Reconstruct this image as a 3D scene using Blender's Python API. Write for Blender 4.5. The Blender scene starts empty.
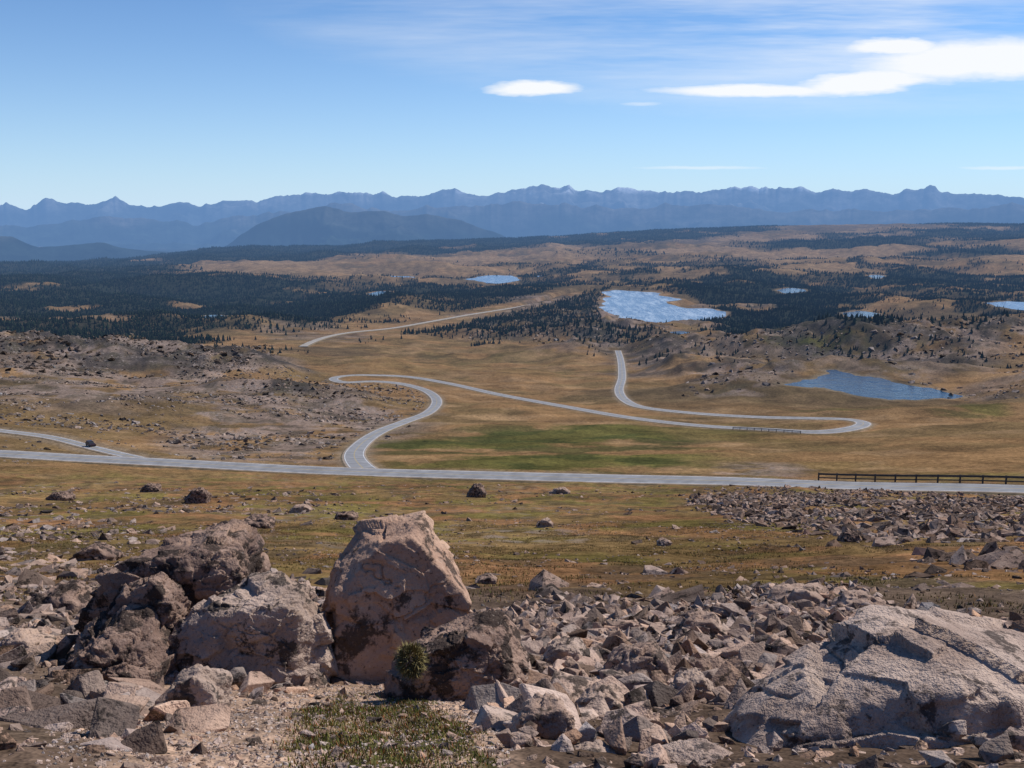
import bpy, bmesh, math, random
import numpy as np
from mathutils import Vector, Matrix
rng=np.random.default_rng(11); random.seed(5)
scene=bpy.context.scene
P=math.radians(10.15); F=1000.; CP=math.cos(P); SP=math.sin(P)
# ---------------------------------------------------------------- survey helpers
def gdep(py):
    v=(384-np.asarray(py,float))/F
    return -(-SP+v*CP)/(CP+v*SP)
def ray(px,py):
    u=(np.asarray(px,float)-512)/F; v=(384-np.asarray(py,float))/F
    return u, CP+v*SP, -SP+v*CP
def project(x,y,z):
    yc=np.maximum(y*CP-z*SP,1e-3); up=y*SP+z*CP
    return 512+F*x/yc, 384-F*up/yc
def sstep(a,b,x):
    t=np.clip((x-a)/(b-a),0,1); return t*t*(3-2*t)
# ---------------------------------------------------------------- noise
M32=np.uint64(0xffffffff)
def _h(ix,iy,iz,seed):
    h=(ix.astype(np.int64).astype(np.uint64)*np.uint64(374761393)+iy.astype(np.int64).astype(np.uint64)*np.uint64(668265263)
       +iz.astype(np.int64).astype(np.uint64)*np.uint64(2147483647)+np.uint64(seed*1013904223+77))&M32
    h=((h^(h>>np.uint64(13)))*np.uint64(1274126177))&M32
    h=((h^(h>>np.uint64(16)))*np.uint64(2246822519))&M32
    h=h^(h>>np.uint64(15))
    return h.astype(np.float64)/4294967295.
def vn2(x,y,seed=0):
    ix=np.floor(x);iy=np.floor(y);fx=x-ix;fy=y-iy
    fx=fx*fx*fx*(fx*(fx*6-15)+10);fy=fy*fy*fy*(fy*(fy*6-15)+10);z=np.zeros_like(ix)
    a=_h(ix,iy,z,seed);b=_h(ix+1,iy,z,seed);c=_h(ix,iy+1,z,seed);d=_h(ix+1,iy+1,z,seed)
    return (a*(1-fx)+b*fx)*(1-fy)+(c*(1-fx)+d*fx)*fy
def fbm2(x,y,o=4,seed=0):
    s=0;a=.5;t=0
    for i in range(o):
        s=s+a*vn2(x*1.0+i*17.3,y+i*9.1,seed+i);t+=a;a*=.5
        x,y=(x*.8-y*.6)*2.03,(x*.6+y*.8)*2.03
    return s/t
def ridge2(x,y,o=4,seed=0):
    s=0;a=.5;t=0
    for i in range(o):
        s=s+a*(1-np.abs(2*vn2(x+i*7.7,y+i*3.1,seed+i)-1));t+=a;a*=.5
        x,y=(x*.8-y*.6)*2.1,(x*.6+y*.8)*2.1
    return s/t
def vn3(x,y,z,seed=0):
    ix=np.floor(x);iy=np.floor(y);iz=np.floor(z);fx=x-ix;fy=y-iy;fz=z-iz
    fx=fx*fx*(3-2*fx);fy=fy*fy*(3-2*fy);fz=fz*fz*(3-2*fz)
    r=0
    for k in (0,1):
        a=_h(ix,iy,iz+k,seed);b=_h(ix+1,iy,iz+k,seed);c=_h(ix,iy+1,iz+k,seed);d=_h(ix+1,iy+1,iz+k,seed)
        q=(a*(1-fx)+b*fx)*(1-fy)+(c*(1-fx)+d*fx)*fy
        r=r+q*(fz if k else 1-fz)
    return r
def fbm3(p,o=4,seed=0):
    s=0;a=.5;t=0;q=p.copy()
    for i in range(o):
        s=s+a*vn3(q[:,0]+i*5.1,q[:,1]+i*8.3,q[:,2]+i*2.7,seed+i);t+=a;a*=.5;q=q*2.07
    return s/t
def cells3(p,seed=0):
    """faceted cell noise: every cell carries its own randomly tilted plane"""
    ip=np.floor(p);best=np.full(len(p),9e9);val=np.zeros(len(p))
    for dx in (-1,0,1):
        for dy in (-1,0,1):
            for dz in (-1,0,1):
                cx=ip[:,0]+dx;cy=ip[:,1]+dy;cz=ip[:,2]+dz
                ax=p[:,0]-cx-_h(cx,cy,cz,seed);ay=p[:,1]-cy-_h(cx,cy,cz,seed+1);az=p[:,2]-cz-_h(cx,cy,cz,seed+2)
                d=ax*ax+ay*ay+az*az;m=d<best
                pl=(_h(cx,cy,cz,seed+3)-.5)*.7+ax*(_h(cx,cy,cz,seed+4)-.5)*1.3+ay*(_h(cx,cy,cz,seed+5)-.5)*1.3+az*(_h(cx,cy,cz,seed+6)-.5)*1.3
                val=np.where(m,pl,val);best=np.where(m,d,best)
    return val
def pip(px,py,poly):
    ins=np.zeros(px.shape,bool);n=len(poly)
    for i in range(n):
        x1,y1=poly[i];x2,y2=poly[(i+1)%n]
        c=((y1>py)!=(y2>py))&(px<(x2-x1)*(py-y1)/((y2-y1) if y2!=y1 else 1e-9)+x1)
        ins^=c
    return ins
def blobs(px,py,L):
    r=np.zeros(px.shape)
    for cx,cy,rx,ry,s in L:
        q=((px-cx)/rx)**2+((py-cy)/ry)**2
        r=np.maximum(r,s*np.clip(1.6*(1-q),0,1))
    return r
# ---------------------------------------------------------------- terrain base
near={768:2.9,700:5,650:8}
cols={
 -300:[(600,19),(560,38),(520,90),(500,150),(455,345),(430,440),(400,620),(375,820),(355,1050),(340,1500),(325,2000),(300,2900),(285,3800),(275,5500),(270,6500),(266,7500)],
 0:[(600,18),(560,36),(520,85),(500,140),(455,335),(430,430),(400,600),(375,800),(355,1000),(345,1180),(335,1600),(320,2100),(300,2900),(285,3800),(274,5500),(269,6500),(264,7500)],
 256:[(600,17.5),(560,35),(520,82),(500,135),(468,290),(440,450),(400,660),(380,800),(354,1080),(340,1400),(320,1900),(300,2600),(285,3300),(270,4400),(257,6500),(248,8000)],
 512:[(600,17),(560,35),(520,80),(500,130),(478,240),(440,420),(420,560),(400,720),(380,900),(360,1150),(340,1400),(320,1800),(300,2400),(285,3100),(270,4200),(255,6000),(245,7500),(237,8800)],
 768:[(600,17),(560,35),(520,80),(500,140),(486,215),(440,430),(424,540),(400,700),(380,870),(350,1180),(335,1450),(320,1800),(300,2400),(280,3200),(265,4200),(250,5500),(235,7500),(223,9500)],
 1024:[(600,17),(560,34),(520,80),(500,150),(488,205),(465,290),(440,400),(420,530),(400,700),(380,850),(350,1150),(330,1500),(310,2000),(295,2600),(275,3400),(260,4300),(245,5500),(235,7500),(222,9500)],
 1324:[(600,17),(560,34),(520,80),(500,150),(490,205),(465,290),(440,400),(420,530),(400,700),(380,850),(350,1150),(330,1500),(310,2000),(295,2600),(275,3400),(260,4300),(245,5500),(235,7500),(224,9500)]}
LG=np.linspace(math.log(.4),math.log(70000),1400)
caz=[];G=[]
for px,t in cols.items():
    ld=[];g=[]
    for d in (.4,.6,.8,1.1,1.5,2.0,2.5): ld.append(math.log(d));g.append(1.753/d)
    for y,d in list(near.items())+t: ld.append(math.log(d));g.append(float(gdep(y)))
    dc=t[-1][1];zc=-dc*g[-1]
    for f,z in ((1.08,zc-20),(1.3,zc-200),(1.7,-750)): ld.append(math.log(dc*f));g.append(-z/(dc*f))
    ld.append(math.log(70000));g.append(1100/70000.)
    caz.append(math.atan((px-512)/990.));G.append(np.interp(LG,ld,g))
G=np.array(G)
AZG=np.radians(np.linspace(-70,70,281))
GG=np.stack([np.interp(AZG,caz,G[:,j]) for j in range(G.shape[1])],1)
def gauss(a,s,ax):
    k=np.exp(-np.arange(-int(3*s),int(3*s)+1)**2/(2*s*s));k/=k.sum();n=len(k)//2
    pad=[(0,0)]*a.ndim;pad[ax]=(n,n);b=np.pad(a,pad,mode='edge')
    return np.apply_along_axis(lambda m:np.convolve(m,k,'valid'),ax,b)
GG=gauss(GG,5,0);GG=gauss(GG,9,1)
def bil(T,fi,fj):
    i=np.clip(fi.astype(int),0,T.shape[0]-2);j=np.clip(fj.astype(int),0,T.shape[1]-2)
    a=np.clip(fi-i,0,1);b=np.clip(fj-j,0,1)
    return (T[i,j]*(1-a)+T[i+1,j]*a)*(1-b)+(T[i,j+1]*(1-a)+T[i+1,j+1]*a)*b
def baseZ(az,d):
    fi=np.interp(az,AZG,np.arange(len(AZG)));fj=(np.log(d)-LG[0])/(LG[1]-LG[0])
    return -d*bil(GG,fi,fj)*np.cos(az)
Dm=np.exp(LG)
def basehit(px,py):
    out=[]
    for a,b in zip(np.atleast_1d(px),np.atleast_1d(py)):
        x,y,z=ray(a,b);az=math.atan2(x,y);td=-z/math.hypot(x,y)
        zz=baseZ(np.full(Dm.shape,az),Dm);f=zz+Dm*td
        k=int(np.argmax((f>0)&(Dm>2.0)));k=max(k,1)
        t=f[k-1]/(f[k-1]-f[k]) if f[k]!=f[k-1] else 0
        d=Dm[k-1]+t*(Dm[k]-Dm[k-1])
        out.append((d*math.sin(az),d*math.cos(az),-d*td))
    return np.array(out)
# grid rows / cols
c512=cols[512]
rows=[.45,.7,1.0,1.3,1.6,1.9,2.15,2.4,2.65]
pp=[768,700,650]+[q[0] for q in c512];dd=[2.9,5,8]+[q[1] for q in c512]
yy=768.
while yy>238:
    rows.append(math.exp(np.interp(-yy,[-q for q in pp],np.log(dd))));yy-=(.6 if yy<497 else 1.2)
rows+=list(np.geomspace(8900,12500,40))+list(np.geomspace(13000,70000,20))
D=np.array(rows)
A=np.radians(np.concatenate([np.linspace(-66,-33,50,endpoint=False),np.linspace(-33,33,860),np.linspace(33,66,51)[1:]]))
NR,NC=len(D),len(A)
DD,AA=np.meshgrid(D,A,indexing='ij')
X=DD*np.sin(AA);Y=DD*np.cos(AA)
ZB=baseZ(AA.ravel(),DD.ravel()).reshape(NR,NC)
PX,PY=project(X,Y,ZB)
# ---------------------------------------------------------------- roads
def cat(pts,step=2.0):
    p=np.array(pts,float);p=np.vstack([2*p[0]-p[1],p,2*p[-1]-p[-2]]);o=[]
    for i in range(1,len(p)-2):
        n=max(2,int(np.linalg.norm(p[i+1]-p[i])/step))
        for t in np.linspace(0,1,n,endpoint=False):
            a,b,c,d=p[i-1:i+3]
            o.append(.5*((2*b)+(c-a)*t+(2*a-5*b+4*c-d)*t*t+(3*b-a-3*c+d)*t**3))
    o.append(p[-2]);return np.array(o)
def resample(w,s):
    L=np.r_[0,np.cumsum(np.linalg.norm(np.diff(w[:,:2],axis=0),axis=1))]
    n=max(3,int(L[-1]/s));t=np.linspace(0,L[-1],n)
    return np.stack([np.interp(t,L,w[:,k]) for k in range(w.shape[1])],1)
def mkroad(pix,s=3.0,sm=3):
    q=cat(pix,2.0);w=resample(basehit(q[:,0],q[:,1]),s)
    xy=gauss(w[:,:2],sm,0);xy[0]=w[0,:2];xy[-1]=w[-1,:2]
    az=np.arctan2(xy[:,0],xy[:,1]);d=np.hypot(xy[:,0],xy[:,1])
    z=gauss(baseZ(az,d)[:,None],6,0)[:,0]
    return np.stack([xy[:,0],xy[:,1],z],1)
roads={}
roads['main']=mkroad([(-150,447),(0,454.5),(60,458),(150,463),(260,469),(365,473),(480,476.5),(600,480),(720,483.5),(850,487.5),(1024,491),(1180,495)])
roads['side']=mkroad([(-150,412),(-60,423),(0,431),(50,438),(95,449),(130,457),(165,463)])
roads['switch']=mkroad([(618,351),(621,362),(622,378),(619,391),(626,401),(645,408),(700,414),(760,417.5),(820,419),(850,420),(864,423.5),(853,428),(818,431),(770,430),(700,426),(630,418),(560,406),(500,395),(450,384),(410,377.5),(370,375.5),(345,376),(333,379),(345,382),(375,382),(405,385),(428,392),(437,402),(428,413),(405,422),(380,432),(362,444),(354,456),(362,468),(375,472)],2.5,2)
roads['far']=mkroad([(303,346),(325,338),(350,333),(390,329),(425,323),(470,315),(520,307),(560,299),(594,292)],8,3)
rd=np.full((NR,NC),1e3);wz=np.zeros((NR,NC));ww=np.zeros((NR,NC));rdf=np.full((NR,NC),1e3)
for k,w in roads.items():
    for (x,y_,z) in w:
        d=math.hypot(x,y_);a=math.atan2(x,y_);R=60. if k!='far' else 230.
        i0,i1=np.searchsorted(D,[d-R,d+R]);j0,j1=np.searchsorted(A,[a-R/d*1.1,a+R/d*1.1])
        if i1<=i0 or j1<=j0: continue
        s=(slice(i0,i1),slice(j0,j1))
        q=np.hypot(X[s]-x,Y[s]-y_);rd[s]=np.minimum(rd[s],q)
        if k=='far': rdf[s]=np.minimum(rdf[s],q)
        e=np.exp(-np.minimum(q,45)**2/(2*6.*6.));wz[s]+=e*z;ww[s]+=e
RZ=np.where(ww>1e-14,wz/np.maximum(ww,1e-14),ZB)
# ---------------------------------------------------------------- lakes
lakespec=[
 ([(597,292),(618,290),(640,292),(662,294),(674,299),(682,306),(700,309),(724,313),(716,317),(692,320),(676,324),(662,328),(645,326),(628,320),(616,313),(606,305),(610,299)],'big'),
 ([(784,385),(800,380),(822,377),(828,371),(836,370.5),(850,374),(872,377),(900,383),(930,389),(960,397),(930,400),(895,399),(862,396),(838,391),(822,387),(805,388)],'blue'),
 ([(192,318),(215,315),(246,317),(257,320),(230,322),(203,322)],'blue'),
 ([(466,279),(490,275.5),(512,276),(520,280),(500,283.5),(482,282)],'pale'),
 ([(366,294),(380,291.5),(398,293),(396,297.5),(378,298)],'blue'),
 ([(362,277.5),(385,275.8),(415,277),(405,279),(376,279)],'pale'),
 ([(983,303),(1010,301.5),(1060,306),(1060,312),(1020,310),(1000,307)],'pale'),
 ([(777,290),(790,288),(806,290),(797,293),(784,293)],'blue'),
 ([(842,313),(860,311),(878,314),(866,318),(848,317)],'blue'),
 ([(669,332),(680,331),(692,333.5),(682,336)],'blue'),
 ([(866,276),(876,274.5),(885,276.5),(876,279)],'blue'),
 ([(530,276),(550,275.3),(562,276.4),(545,277.8)],'pale')]
lakes=[];Z=ZB.copy();lakeD=np.full((NR,NC),1e4)
for poly,kind in lakespec:
    pc=cat(poly+[poly[0]],1.0)[:-1]
    hh=basehit(pc[:,0],pc[:,1]);H=-hh[:,2].mean()
    x,y_,z=ray(pc[:,0],pc[:,1]);s=-H/z
    W=np.stack([x*s,y_*s],1)
    size=W[:,1].max()-W[:,1].min()
    j1=fbm2(W[:,0]/(size*.12),W[:,1]/(size*.12),3,91)-.5;j2=fbm2(W[:,0]/(size*.12),W[:,1]/(size*.12),3,95)-.5
    W=W+np.stack([j1,j2],1)*size*np.array([.10,.14])
    lakes.append((W,-H,kind))
    R=max(60,size*.7)
    m=(X>W[:,0].min()-R)&(X<W[:,0].max()+R)&(Y>W[:,1].min()-R)&(Y<W[:,1].max()+R)
    xm=X[m];ym=Y[m];ins=pip(xm,ym,[tuple(q) for q in W]);dm=np.full(xm.shape,1e9)
    for i in range(len(W)):
        a=W[i];b=W[(i+1)%len(W)];ab=b-a;L=ab@ab+1e-9
        t=np.clip(((xm-a[0])*ab[0]+(ym-a[1])*ab[1])/L,0,1)
        dm=np.minimum(dm,np.hypot(xm-a[0]-t*ab[0],ym-a[1]-t*ab[1]))
    sd=np.where(ins,-dm,dm)
    lv=-H+np.clip(sd*.06,-2.5,1.2)
    f=1-sstep(.12*R,R,sd)
    Z[m]=Z[m]*(1-f)+lv*f
    lakeD[m]=np.minimum(lakeD[m],sd)
# ---------------------------------------------------------------- relief
nz=lambda s,seed,o=4:fbm2(X/s,Y/s,o,seed)
wpx=PX+(nz(180,111)-.5)*110;wpy=PY+(nz(140,112)-.5)*26*sstep(5500,2500,DD)+(nz(900,113)-.5)*10
outc=blobs(wpx,wpy,[(90,358,190,18,1),(235,362,70,14,1),(560,318,100,14,1),(610,335,60,14,1),(665,355,60,14,.9),(715,375,60,12,.9),(860,345,190,24,.9),(960,335,120,20,1),(900,365,110,10,.6),(320,330,60,12,.5),(285,392,70,8,.8),(100,322,200,12,.4),(780,315,120,14,.6),(780,372,40,8,.8),(980,385,70,8,.6)])
quiet=sstep(8,55,rd)*sstep(0,40,lakeD)*sstep(20,220,rdf)
def layer(wl,amp,d0,seed,o=3,kind=0,dd=2.):
    n=(fbm2(X/wl,Y/wl,o,seed)-.5)*2 if kind==0 else ridge2(X/wl,Y/wl,o,seed)-.6
    return n*amp*sstep(d0,d0*dd,DD)
N=layer(700,38,1300,1)+layer(230,24,950,2)+layer(90,9,900,12)+layer(70,6.5,330,3)
N+=outc*(layer(120,20,600,4,5,1)+layer(34,10,500,5,4,1)+3)
N+=layer(1800,56,4500,9,4)+layer(500,30,3000,10,4,1)
# knolls and rocky mounds (px,py of the foot, half width, half depth, height)
dark=np.zeros((NR,NC))
wx=X+(nz(60,121)-.5)*70;wy=Y+(nz(60,122)-.5)*70
for (a,b_,rx,ry_,hh_,dk) in [(222,370,70,45,15,1),(30,360,130,50,13,.9),(120,362,60,35,8,.7),(285,398,60,20,6,1),(565,335,170,70,18,.5),(640,350,120,60,16,.6),(700,372,90,45,12,.7),(800,350,110,60,16,.5),(880,352,130,60,20,.8),(985,345,120,60,24,.9),(935,372,90,30,7,.5),(150,410,110,50,7,.2)]:
    c=basehit(a,b_)[0];aa=math.atan2(c[0],c[1]);ca,sa=math.cos(aa),math.sin(aa)
    lx=(wx-c[0])*ca-(wy-c[1])*sa;ly=(wx-c[0])*sa+(wy-c[1])*ca
    g_=np.exp(-(lx/rx)**2-(ly*.9/ry_)**2);N+=hh_*g_;dark=np.maximum(dark,dk*sstep(.2,.6,g_))
outc=np.maximum(outc,dark*.9)
Z+=N*quiet*(1-.8*sstep(8200,9500,DD))
n2=layer(18,1.0,70,6)+layer(5,.28,22,7)+layer(1.5,.14,5,8)
Z+=n2*sstep(6,22,rd)*sstep(0,20,lakeD)
nearN=(fbm2(X/.5,Y/.5,4,31)-.5)*.09*(1-sstep(15,40,DD))
Z+=nearN
f=1-sstep(6.0,18,rd)
Z=Z*(1-f)+RZ*f
# ---------------------------------------------------------------- terrain colours
px,py=PX,PY
C=np.zeros((NR,NC,3))
def mixc(C,c,f):
    f=np.clip(f,0,1)[...,None];return C*(1-f)+np.array(c)*f
C[:]=(.195,.115,.053)
C=mixc(C,(.14,.092,.042),sstep(.42,.6,nz(60,41)))
C=mixc(C,(.25,.16,.085),sstep(.5,.7,nz(25,42))*.6)
C=mixc(C,(.08,.058,.032),sstep(.51,.65,nz(150,47,6))*.8*sstep(450,800,DD))
C=mixc(C,(.24,.155,.085),sstep(290,262,py)*.75*sstep(.35,.6,nz(500,43)))
C=mixc(C,(.07,.055,.04),sstep(5000,7000,DD)*sstep(.5,.6,nz(420,53,5))*.65)
ns=sstep(320,150,DD)
C=mixc(C,(.16,.105,.045),ns*.8)
C=mixc(C,(.12,.105,.03),ns*sstep(.47,.6,nz(9,44,5))*.65)
C=mixc(C,(.22,.11,.055),ns*sstep(.50,.64,nz(6,45,5))*.75)
C=mixc(C,(.075,.055,.035),ns*sstep(.53,.63,nz(3.2,52,5))*.65)
g=blobs(wpx,wpy,[(560,446,200,32,1),(440,455,70,18,.9),(700,435,120,14,.6),(815,352,70,11,.9),(985,408,60,10,.8),(880,405,90,6,.6),(500,365,160,14,.2),(230,380,60,8,.3),(90,540,200,12,.3),(780,455,150,14,.3),(960,475,120,10,.4)])
C=mixc(C,(.09,.08,.024),g*sstep(.36,.57,nz(45,46,5)))
C=mixc(C,(.045,.05,.016),g*sstep(.48,.62,nz(22,54,5))*.75)
rk=blobs(wpx,wpy,[(280,425,160,44,.95),(110,388,210,34,.9),(240,365,90,15,.9),(60,360,120,16,1),(760,465,60,12,.7),(735,378,70,13,.9)])
rk=np.maximum(rk,outc*.9)
rock=rk*sstep(.38,.52,nz(22,48,5))
C=mixc(C,(.21,.158,.133),rock*.85)
C=mixc(C,(.045,.039,.034),np.maximum(outc*.85,dark)*sstep(.44,.55,nz(30,49,5))*.9)
C=mixc(C,(.06,.05,.03),rk*sstep(.52,.62,nz(9,58,4))*.6)
gv=1-sstep(17,24,DD*(1+.5*(nz(2.5,50)-.5)))
C=mixc(C,(.12,.085,.065),gv*.9)
gravel=(1-sstep(5.2,6.5,DD))*sstep(60,160,px)*(1-sstep(480,540,px))
C=mixc(C,(.44,.30,.215),gravel*.9)
MP=[(285,748),(300,712),(345,694),(420,700),(462,722),(490,775),(470,830),(290,830)]
mossy=pip(px+(nz(.3,55)-.5)*60,py+(nz(.3,56)-.5)*30,MP)*1.
C=mixc(C,(.085,.075,.03),mossy*sstep(.3,.5,nz(.25,51)))
# forest
fo=blobs(wpx,wpy,[(60,300,270,36,1.3),(200,300,180,28,1.25),(90,335,200,11,.9),(330,302,110,17,1.05),(300,322,70,10,.9),(430,290,90,9,.95),(520,299,90,8,.9),(760,290,100,22,1.3),(700,292,36,16,1.35),(800,315,110,24,1.15),(950,277,150,14,1.2),(900,262,90,6,.7),(850,335,90,18,.9),(960,325,90,14,.8),(980,300,90,10,.85),(600,275,110,5,.8),(640,283,70,5,.9),(470,308,100,8,.55),(560,318,80,12,.7),(700,268,120,6,.7),(540,285,60,5,.75),(620,340,60,8,.55)])
bgf=.42*sstep(258,268,wpy)*sstep(352,335,wpy)*sstep(220,330,px)
fo=np.maximum(fo,bgf)
cut=blobs(wpx,wpy,[(290,267,190,7,1),(60,268,60,4,.3),(380,345,110,14,.8)])
cut=np.maximum(cut,blobs(px,py,[(655,308,64,15,1.2)]))
fo=np.clip(fo-cut,0,2)
far=blobs(px+(nz(900,131)-.5)*80,wpy,[(20,268,190,11,1.5),(200,255,190,10,1.5),(380,247,180,9,1.5),(520,240,140,8,1.5),(640,233,100,6,1.35),(830,243,130,4.5,1.),(1000,232,100,12,1.1),(950,246,110,5,1.),(720,227,80,4,1.05),(890,236,110,3.5,.95),(760,256,200,5,.6)])
fn=.7*nz(240,61,5)+.3*nz(70,64,4)
fdens=fo*sstep(.57,.505,fn-.2*(fo-.6))
fard=far*sstep(.61,.5,nz(500,62,5)-.2*(far-.5))
fall=np.clip(np.maximum(fdens,fard),0,1)*sstep(4,16,lakeD)*sstep(12,24,rd)*sstep(40,75,rdf)
C=mixc(C,(.016,.021,.015),fall*.95)
C=mixc(C,(.22,.18,.13),(1-sstep(0,9,np.abs(lakeD)))*.5)
C=mixc(C,(.2,.155,.11),(1-sstep(4.5,8,rd+3*(nz(6,57)-.5)))*.6)
rockA=np.clip(np.maximum(rock,ns*.45*sstep(.45,.6,nz(14,63))),0,1)*(1-fall)*sstep(3,8,rd)
# ---------------------------------------------------------------- sampling on the finished terrain
def rowcol(x,y):
    d=np.hypot(x,y);a=np.arctan2(x,y)
    return np.interp(d,D,np.arange(NR)),np.interp(a,A,np.arange(NC))
def gz(x,y):
    i,j=rowcol(np.asarray(x,float),np.asarray(y,float));return bil(Z,i,j)
def gs(T,x,y):
    i,j=rowcol(x,y);return bil(T,i,j)
def hit(px,py):
    x,y,z=ray(px,py);az=math.atan2(x,y);td=-z/math.hypot(x,y)
    j=np.interp(az,A,np.arange(NC));zz=bil(Z,np.arange(NR)*1.,np.full(NR,j));f=zz+D*td
    k=max(1,int(np.argmax((f>0)&(D>1.5))));t=f[k-1]/(f[k-1]-f[k]);d=D[k-1]+t*(D[k]-D[k-1])
    return d*math.sin(az),d*math.cos(az),-d*td
# ---------------------------------------------------------------- materials
def painted_haze(nt,shader):  # aerial haze painted into the material: blue emission grows with distance from the origin
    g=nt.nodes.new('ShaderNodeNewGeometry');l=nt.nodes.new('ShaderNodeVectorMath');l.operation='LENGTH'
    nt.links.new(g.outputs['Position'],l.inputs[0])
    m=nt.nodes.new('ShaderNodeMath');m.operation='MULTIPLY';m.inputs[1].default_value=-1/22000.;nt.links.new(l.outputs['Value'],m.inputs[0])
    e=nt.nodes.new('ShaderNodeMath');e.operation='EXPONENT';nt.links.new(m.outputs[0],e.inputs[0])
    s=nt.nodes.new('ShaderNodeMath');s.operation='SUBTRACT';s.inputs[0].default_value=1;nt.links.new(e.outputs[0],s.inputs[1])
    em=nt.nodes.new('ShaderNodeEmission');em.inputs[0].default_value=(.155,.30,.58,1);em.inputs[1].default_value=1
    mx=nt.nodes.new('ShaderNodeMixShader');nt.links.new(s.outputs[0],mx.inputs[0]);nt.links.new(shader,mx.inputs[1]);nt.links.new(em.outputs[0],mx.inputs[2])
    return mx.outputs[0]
def newmat(name):
    m=bpy.data.materials.new(name);m.use_nodes=True;nt=m.node_tree;nt.nodes.clear()
    o=nt.nodes.new('ShaderNodeOutputMaterial');b=nt.nodes.new('ShaderNodeBsdfPrincipled')
    b.inputs['Roughness'].default_value=.9;b.inputs['Specular IOR Level'].default_value=.15
    return m,nt,o,b
def diffuse(nt):
    return nt.nodes.new('ShaderNodeBsdfDiffuse')
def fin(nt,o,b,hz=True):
    nt.links.new(painted_haze(nt,b.outputs[0]) if hz else b.outputs[0],o.inputs[0])
def noise(nt,vec,sc,det=5,rough=.6):
    n=nt.nodes.new('ShaderNodeTexNoise');n.inputs['Scale'].default_value=sc;n.inputs['Detail'].default_value=det;n.inputs['Roughness'].default_value=rough
    nt.links.new(vec,n.inputs['Vector']);return n.outputs['Fac']
def mrange(nt,v,a,b,c,d):
    n=nt.nodes.new('ShaderNodeMapRange');nt.links.new(v,n.inputs[0])
    for i,q in enumerate((a,b,c,d)): n.inputs[i+1].default_value=q
    return n.outputs[0]
def math2(nt,op,a,b):
    n=nt.nodes.new('ShaderNodeMath');n.operation=op
    for i,q in enumerate((a,b)):
        if isinstance(q,(int,float)): n.inputs[i].default_value=q
        else: nt.links.new(q,n.inputs[i])
    return n.outputs[0]
def mix(nt,f,a,b,bt='MIX'):
    n=nt.nodes.new('ShaderNodeMix');n.data_type='RGBA';n.blend_type=bt
    if isinstance(f,(int,float)): n.inputs[0].default_value=f
    else: nt.links.new(f,n.inputs[0])
    for i,q in ((6,a),(7,b)):
        if isinstance(q,tuple): n.inputs[i].default_value=q+(1,)
        else: nt.links.new(q,n.inputs[i])
    return n.outputs[2]
def geo(nt): return nt.nodes.new('ShaderNodeNewGeometry').outputs['Position']
def bump(nt,b,h,st,dist):
    n=nt.nodes.new('ShaderNodeBump');n.inputs['Strength'].default_value=st;n.inputs['Distance'].default_value=dist
    nt.links.new(h,n.inputs['Height']);nt.links.new(n.outputs[0],b.inputs['Normal']);return n
def comb(nt,f):
    c=nt.nodes.new('ShaderNodeCombineColor')
    for i in range(3): nt.links.new(f,c.inputs[i])
    return c.outputs[0]
# ground
mg,nt,o,b=newmat('tundra_ground');nt.nodes.remove(b);b=diffuse(nt);at=nt.nodes.new('ShaderNodeAttribute');at.attribute_name='Col';p=geo(nt)
f1=mrange(nt,noise(nt,p,.035,3,.75),.3,.7,.6,1.4);nf2=noise(nt,p,.6,3,.8);f2=mrange(nt,nf2,.3,.7,.5,1.5);nf3=noise(nt,p,9,3,.8);f3=mrange(nt,nf3,.3,.7,.5,1.5)
f=math2(nt,'MULTIPLY',math2(nt,'MULTIPLY',f1,f2),f3)
c=mix(nt,1.,at.outputs['Color'],comb(nt,f),'MULTIPLY')
vo=nt.nodes.new('ShaderNodeTexVoronoi');vo.inputs['Scale'].default_value=.42;nt.links.new(p,vo.inputs['Vector'])
vf=math2(nt,'MULTIPLY',mrange(nt,vo.outputs['Distance'],.28,.4,1,0),mrange(nt,f1,.95,1.15,0,1))
vf=math2(nt,'MULTIPLY',vf,at.outputs['Alpha'])
c=mix(nt,vf,c,mix(nt,mrange(nt,nf2,.4,.6,0,1),(.33,.27,.24),(.08,.07,.065)));nt.links.new(c,b.inputs['Color'])
h=math2(nt,'ADD',math2(nt,'MULTIPLY',nf3,.05),math2(nt,'MULTIPLY',nf2,.35))
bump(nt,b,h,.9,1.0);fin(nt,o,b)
def rockmat(name,light,mid,dark_,sc,lich=.5,scb=1.,speck=.3):
    m,nt,o,b=newmat(name);nt.nodes.remove(b);b=diffuse(nt);p=geo(nt);at=nt.nodes.new('ShaderNodeAttribute');at.attribute_name='Col'
    n1=noise(nt,p,sc,2,.65);n2=noise(nt,p,sc*1.6,5,.72);n3=noise(nt,p,sc*18,3,.75)
    c=mix(nt,mrange(nt,n1,.38,.62,0,1),light,mid)
    c=mix(nt,mrange(nt,n2,lich,lich+.05,0,.9),c,dark_)
    c=mix(nt,mrange(nt,n3,.58,.68,0,.65),c,(.045,.037,.033))
    c=mix(nt,mrange(nt,n3,.42,.30,0,speck),c,(.58,.49,.42))
    c=mix(nt,1.,c,at.outputs['Color'],'MULTIPLY');nt.links.new(c,b.inputs['Color'])
    h=math2(nt,'ADD',math2(nt,'MULTIPLY',n2,.07*scb),math2(nt,'MULTIPLY',n3,.013*scb))
    bump(nt,b,h,1.,1.);fin(nt,o,b,False);return m
m_talus=rockmat('granite_talus',(.42,.305,.245),(.28,.195,.157),(.06,.048,.042),2.6,.54,.7)
m_hero=rockmat('granite_boulder',(.50,.34,.25),(.38,.245,.18),(.06,.045,.038),2.0,.55,.7)
m_big=rockmat('pink_granite_boulder',(.48,.37,.31),(.33,.245,.205),(.085,.068,.062),3.4,.56,.9,.5)
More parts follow.
